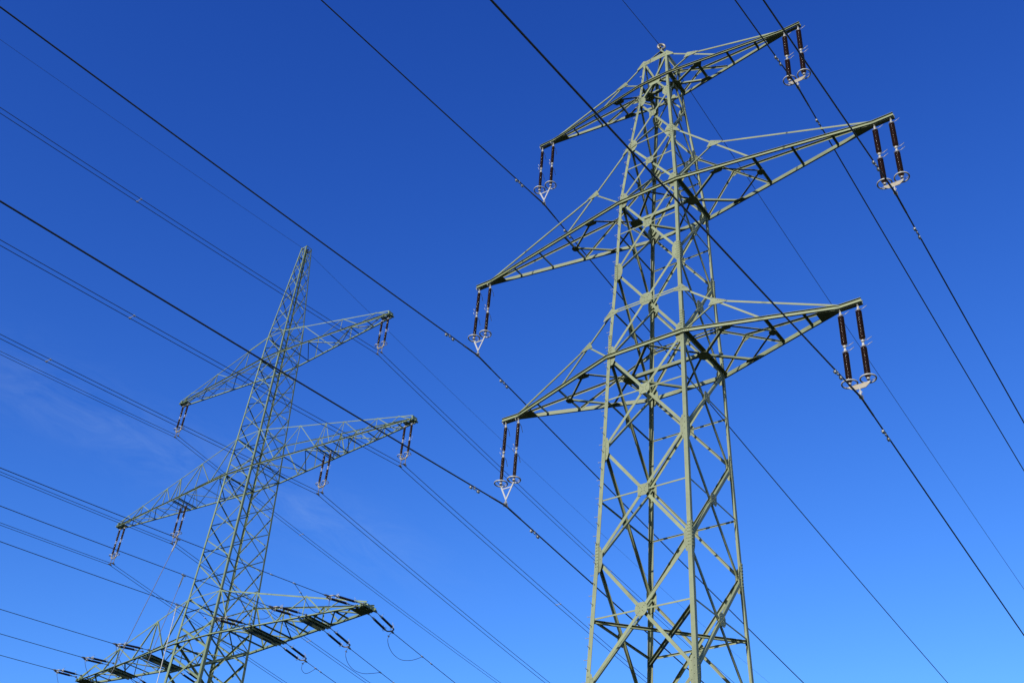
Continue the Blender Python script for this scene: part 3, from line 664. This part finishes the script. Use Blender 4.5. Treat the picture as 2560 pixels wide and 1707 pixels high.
# suspension sets and twin conductors of the far tower
def loc2(x, y, z): return V(T2[0], T2[1], 0) + Matrix.Rotation(A2, 3, 'Z') @ V(x, y, z)
twin = susp_set('twin'); first = True
S2D = [(1, 1, 12.92, 'top right'), (1, -1, 12.92, 'top left'), (2, 1, 17.43, 'middle right outer'), (2, -1, 17.43, 'middle left outer'), (2, 1, 8.83, 'middle right inner'), (2, -1, 8.83, 'middle left inner')]
AN = {(1, 1, 12.92): (.1070, .1415), (1, -1, 12.92): (.1060, .1430), (2, 1, 17.43): (.1040, .1385), (2, -1, 17.43): (.1010, .1520), (2, 1, 8.83): (.1030, .1540), (2, -1, 8.83): (.0960, .1480)}
SP = MB(); tube(SP, [(-0.225, 0, 0), (-0.1, 0, 0.03), (0.1, 0, 0.03), (0.225, 0, 0)], 0.02, 6); box(SP, (-0.225, 0, 0), (0.08, 0.12, 0.08)); box(SP, (0.225, 0, 0), (0.08, 0.12, 0.08)); SP = SP.mesh('spacer', WHITE)
SPY = {(1, 1): (-24.4, 35.8), (1, -1): (-31, 17.4), (2, 1): (-24.5, 21.0), (2, -1): (-33, 26)}
for ka, s, x, nm in S2D:
    o = twin if first else copy_tree(twin); first = False
    o.location = loc2(s * x + (0.09 if ka == 2 else 0), 0, ZA2[ka]); o.rotation_euler = (0, 0, A2)
    tag(o, 'twin brown insulators with white yoke below far pylon %s arm' % nm, 'insulator', 'insulator sets hanging from the far pylon arms')
    an, af = AN[(ka, s, x)]; z0 = ZA2[ka] - 3.85
    t = empty('twin_conductor', (T2[0], T2[1], 0), A2)
    for d in (-1, 1):
        mb = MB(); tube(mb, wire_pts(s * x, z0, an, af, 344, d * 0.225), 0.023, 6); mb.build('wire', WIRE, t, True)
    ys = SPY[(ka, s)] if x > 9 else ((-24.4, 40) if s > 0 else (-30, 17.4))
    for y in ys:
        q = link('spacer', SP, t); q.location = (s * x, y, wz(z0, an, af, 344, y))
    tag(t, 'pair of thin dark lines carried by far pylon %s arm' % nm, 'power line', 'twin conductors of the far pylon')
t = empty('earth_wire', (T2[0], T2[1], 0), A2)
mb = MB(); tube(mb, wire_pts(0, Z2(90.72), .1049, .1377, 344), 0.013, 6); mb.build('wire', WIRE, t, True)
tag(t, 'very thin earth wire over the peak of the far pylon', 'power line', 'thin earth wires')

# tension sets of the lowest arm: each pair of long rods pulled out along the line
ROD_T = None
def lathe_dir(mb, prof, p, d, n=12):
    d = d.normalized(); u = d.orthogonal().normalized(); v = d.cross(u); vs_ = []; fs = []
    for r, z in prof:
        for q in range(n):
            a = 2 * math.pi * q / n; vs_.append(p + d * z + u * (r * math.cos(a)) + v * (r * math.sin(a)))
    for q in range(len(prof) - 1):
        b = q * n; fs += [(b + i, b + (i + 1) % n, b + n + (i + 1) % n, b + n + i) for i in range(n)]
    fs += [tuple(range(n))[::-1], tuple(range(len(vs_) - n, len(vs_)))]
    mb.add(vs_, fs)
def spline(pts, n=6):
    o = []
    for i in range(len(pts) - 1):
        p0, p1, p2, p3 = pts[max(i - 1, 0)], pts[i], pts[i + 1], pts[min(i + 2, len(pts) - 1)]
        for j in range(n):
            u = j / n; o.append(0.5 * ((2 * p1) + (p2 - p0) * u + (2 * p0 - 5 * p1 + 4 * p2 - p3) * u * u + (3 * p1 - p0 - 3 * p2 + p3) * u ** 3))
    return o + [pts[-1]]
def tension_set(x, y0, y1, z0, zend, label):
    """two rods side by side from the chord (y0) to a yoke and dead end clamp (y1)"""
    root = empty('tension_insulator', (T2[0], T2[1], 0), A2)
    A = V(x, y0, z0); B = V(x, y1, zend); d = (B - A).normalized(); ln = (B - A).length; hs = 0.36
    for s in (-1, 1):
        o = V(s * hs, 0, 0); p = A + o
        mb = MB(); tube(mb, [p, p + d * (ln * 0.27)], 0.026, 6); box(mb, p + d * 0.1, (0.08, 0.16, 0.12)); box(mb, p + d * (ln * 0.22), (0.07, 0.14, 0.07)); mb.build('extension_link', STEEL, root)
        rl = ln * 0.45; n = 24; pit = rl / n
        prof = [(0.05, 0)]
        for i in range(n): prof += [(0.045, i * pit + 0.004), (0.088, i * pit + pit * 0.5), (0.045, i * pit + pit * 0.8)]
        prof += [(0.05, rl)]
        mb = MB(); lathe_dir(mb, prof, p + d * (ln * 0.29), d); rod = mb.build('insulator_rod', PORC, root, True)
        for q in (ln * 0.275, ln * 0.745):
            mb = MB(); lathe_dir(mb, [(0.05, -0.07), (0.075, -0.05), (0.08, 0.03), (0.05, 0.06)], p + d * q, d); mb.build('end_cap', WHITE, rod, True)
            mb = MB(); g_ = p + d * q; e = 1 if q < ln * 0.5 else -1
            tube(mb, [g_, g_ + V(s * 0.08, 0, 0.14), g_ + V(s * 0.08, 0, 0.26) + d * (0.10 * e)], 0.014, 5); mb.build('arcing_horn', GALV, root, True)
        mb = MB(); torus(mb, p + d * (ln * 0.74), 0.16, 0.014, 20, 6, d.to_track_quat('Z', 'Y').to_matrix()); mb.build('grading_ring', WHITE, root, True)
    yk = A + d * (ln * 0.80)
    mb = MB(); tube(mb, spline([yk + V(-hs, 0, 0) - d * 0.1, yk + V(-hs * 0.85, 0, 0) + d * 0.12, yk + d * 0.22, yk + V(hs * 0.85, 0, 0) + d * 0.12, yk + V(hs, 0, 0) - d * 0.1]), 0.05, 7); mb.build('yoke_plate', STEEL, root)
    mb = MB(); lathe_dir(mb, [(0.03, -0.02), (0.06, 0.05), (0.07, ln * 0.10), (0.03, ln * 0.14)], A + d * (ln * 0.86), d); mb.build('dead_end_clamp', STEEL, root)
    return tag(root, label, 'insulator', 'tension insulator sets on the lowest arm of the far pylon')
ph = {3: 20.0, 2: 13.75, 1: 7.35}
nm3 = {3: 'outermost', 2: 'middle', 1: 'innermost'}
zch = ZA2[3]
afr = {3: .1648, 2: .1693, 1: .150}; anr = {3: .1162, 2: .1086, 1: .1032}
wc3 = mast2.w(zch)
def cyy(x): return wc3 + (0.40 - wc3) * (x - wc3) / (16.55 - wc3)
ends = {}
for s, sn in ((1, 'right'), (-1, 'left')):
    for i in (3, 2, 1):
        x = ph[i] * k; y = cyy(x) + 0.12
        yn = {3: -5.12, 2: -5.58, 1: -6.26}[i] * k; zn = {3: 39.02, 2: 39.11, 1: 39.13}[i]
        if s < 0: yn = {3: -3.9, 2: -4.95, 1: -6.0}[i] * k; zn = {3: 39.75, 2: 39.6, 1: 39.45}[i]
        yf = {3: 3.89, 2: 4.99, 1: 5.73}[i] * k; zf_ = {3: 38.96, 2: 39.03, 1: 39.16}[i]
        z0t = zch - 0.02 + (0.25 if s < 0 else 0)
        tension_set(s * x, -y, yn, z0t, Z2(zn), 'paired brown rods on near side of far pylon lowest arm, %s on the %s' % (nm3[i], sn))
        tension_set(s * x, y, yf, zch - 0.05, Z2(zf_), 'paired dark rods behind far pylon lowest arm, %s on the %s' % (nm3[i], sn))
        ends[(s, i)] = (s * x, yn, Z2(zn), yf, Z2(zf_))
        for e, (ya, za, a) in enumerate(((yn, Z2(zn), anr[i] if s > 0 else .105), (yf, Z2(zf_), afr[i]))):
            sg = -1 if e == 0 else 1
            t = empty('conductor', (T2[0], T2[1], 0), A2); L_ = [0, 1, 2, 3.5, 5, 7, 9.5, 12, 15, 19, 24, 30, 38, 48, 62, 80, 105, 140, 180]
            a_in = a
            pts = [V(s * x, ya + sg * q, za - a_in * q * (1 - q / 330.0)) for q in L_]
            mb = MB(); tube(mb, pts, 0.024, 6); mb.build('wire', WIRE, t, True)
            for q in ((({3: (3.25, 4.3), 2: (3.4, 5.0), 1: (0.96, 1.5)}[i]) if e else ((2.7, 4.7) if i == 3 else (2.6,))) if s > 0 else ()):
                mb = MB(); lathe_dir(mb, [(0.024, -0.14), (0.045, -0.11), (0.045, 0.11), (0.024, 0.14)], V(s * x, ya + sg * q, za - a * q * (1 - q / 330.0)), V(0, sg, -a), 8); mb.build('line_sleeve', WHITE, t, True)
            tag(t, 'single dark line %s far pylon lowest arm, %s on the %s' % ('arriving from left at' if e == 0 else 'running off beyond', nm3[i], sn), 'power line', 'single conductors of the far pylon')
# jumper loops in the plane of each line (y, z measured along the far pylon's own axes)
LOOPS = {(1, 3, 1): [(3.60, 38.98), (3.30, 38.55), (3.23, 38.11), (3.5, 37.61), (4.18, 37.16), (5.23, 37.04), (6.36, 37.37), (7.2, 37.8), (7.95, 38.29)],
 (1, 2, 1): [(4.66, 39.05), (4.45, 38.7), (4.47, 38.22), (4.93, 37.66), (5.81, 37.35), (6.98, 37.44), (8.1, 37.83), (9.24, 38.32)],
 (1, 1, 1): [(5.45, 39.15), (5.20, 38.9), (5.13, 38.62), (5.23, 38.23), (5.71, 38.08), (6.23, 38.36), (6.93, 38.97)],
 (1, 3, -1): [(-8.47, 38.62), (-7.77, 38.23), (-7.01, 37.77), (-6.26, 37.31), (-5.35, 37.29), (-4.56, 37.79), (-4.34, 38.26), (-4.42, 39.10)],
 (1, 2, -1): [(-8.77, 38.76), (-8.22, 38.06), (-7.2, 37.58), (-6.1, 37.71), (-5.22, 38.25), (-5.0, 39.12)],
 (1, 1, -1): [(-7.84, 38.97), (-7.13, 38.75), (-6.55, 38.5), (-5.99, 38.24), (-5.67, 38.52), (-5.6, 39.17)]}
for (s, i, e), pts in LOOPS.items():
    x = ph[i] * k; mb = MB(); q = spline([V(x, a * k, Z2(b)) for a, b in pts]); tube(mb, q, 0.018, 6)
    o = empty('jumper_loop', (T2[0], T2[1], 0), A2); mb.build('wire', WIRE, o, True)
    mb = MB()
    for c in (q[0], q[-1], q[7]): lathe_dir(mb, [(0.02, -0.10), (0.04, -0.08), (0.04, 0.08), (0.02, 0.10)], c, V(0, 1, -0.1), 8)
    mb.build('cable_clamp', WHITE, o, True)
    tag(o, 'slack cable loop %s far pylon lowest right arm, %s one' % ('beyond' if e > 0 else 'on near side of', nm3[i]), 'cable', 'jumper loops of the far pylon')
for i in (3, 2, 1):
    x, yn, zn, yf, zf_ = ends[(-1, i)]; mb = MB()
    q = spline([V(x, yn + 0.35, zn - 0.02), V(x, yn + 0.75, zn - 0.75), V(x, yn * 0.45, zn - 2.1), V(x, 0, zn - 2.5), V(x, yf * 0.5, zn - 2.2), V(x, yf - 0.7, zf_ - 0.8), V(x, yf - 0.35, zf_ - 0.02)]); tube(mb, q, 0.016, 6)
    o = empty('jumper_loop', (T2[0], T2[1], 0), A2); mb.build('wire', WIRE, o, True)
    tag(o, 'slack cable passing under far pylon lowest left arm, %s one' % nm3[i], 'cable', 'jumper loops of the far pylon')
# pale down leads from three of the single conductors
for i, (x, y, zt_, xb, zb_, r, lab) in {3: (20.3, -20.36, 36.99, 9.17, 9.35, 0.020, 'thin grey cable dropping from below the inner left insulator of the far pylon'), 2: (13.8, -14.74, 38.0, 7.43, 14.68, 0.020, 'thin pale cable clamped to a line just left of the far pylon mast'), 1: (7.4, -10.22, 38.68, 7.06, 19.56, 0.030, 'thickest and brightest pale cable dropping in front of the lowest left arm')}.items():
    X = ph[i] * k; yy = y * k; yn = ends[(1, i)][1]; zn = ends[(1, i)][2]; q_ = yn - yy; ztop = zn - anr[i] * q_ * (1 - q_ / 330.0)
    top_ = V(X, yy, ztop); bot = V(xb * k, yy, zb_ * K2 + HC); bot = top_ + (bot - top_) * (ztop - 0.3) / (ztop - bot.z)
    pts = [top_.lerp(bot, q / 14.0) + V(0.25 * math.sin(math.pi * q / 14.0) * (1 if i < 3 else 0.6), 0, 0) for q in range(15)]
    o = empty('down_lead', (T2[0], T2[1], 0), A2)
    mb = MB(); tube(mb, pts, r, 7); mb.build('cable', CABLE if i == 1 else CABLE_DULL, o, True)
    mb = MB(); box(mb, top_ + V(0, 0, -0.02), (0.10, 0.30, 0.10)); tube(mb, [pts[0], pts[0].lerp(pts[1], 0.35)], 0.045, 7); mb.build('cable_clamp', GALV, o)
    mb = MB(); box(mb, bot + V(0, 0, -0.2), (0.5, 0.5, 0.5)); mb.build('anchor_block', CONC, o)
    tag(o, lab, 'cable', 'pale down leads')
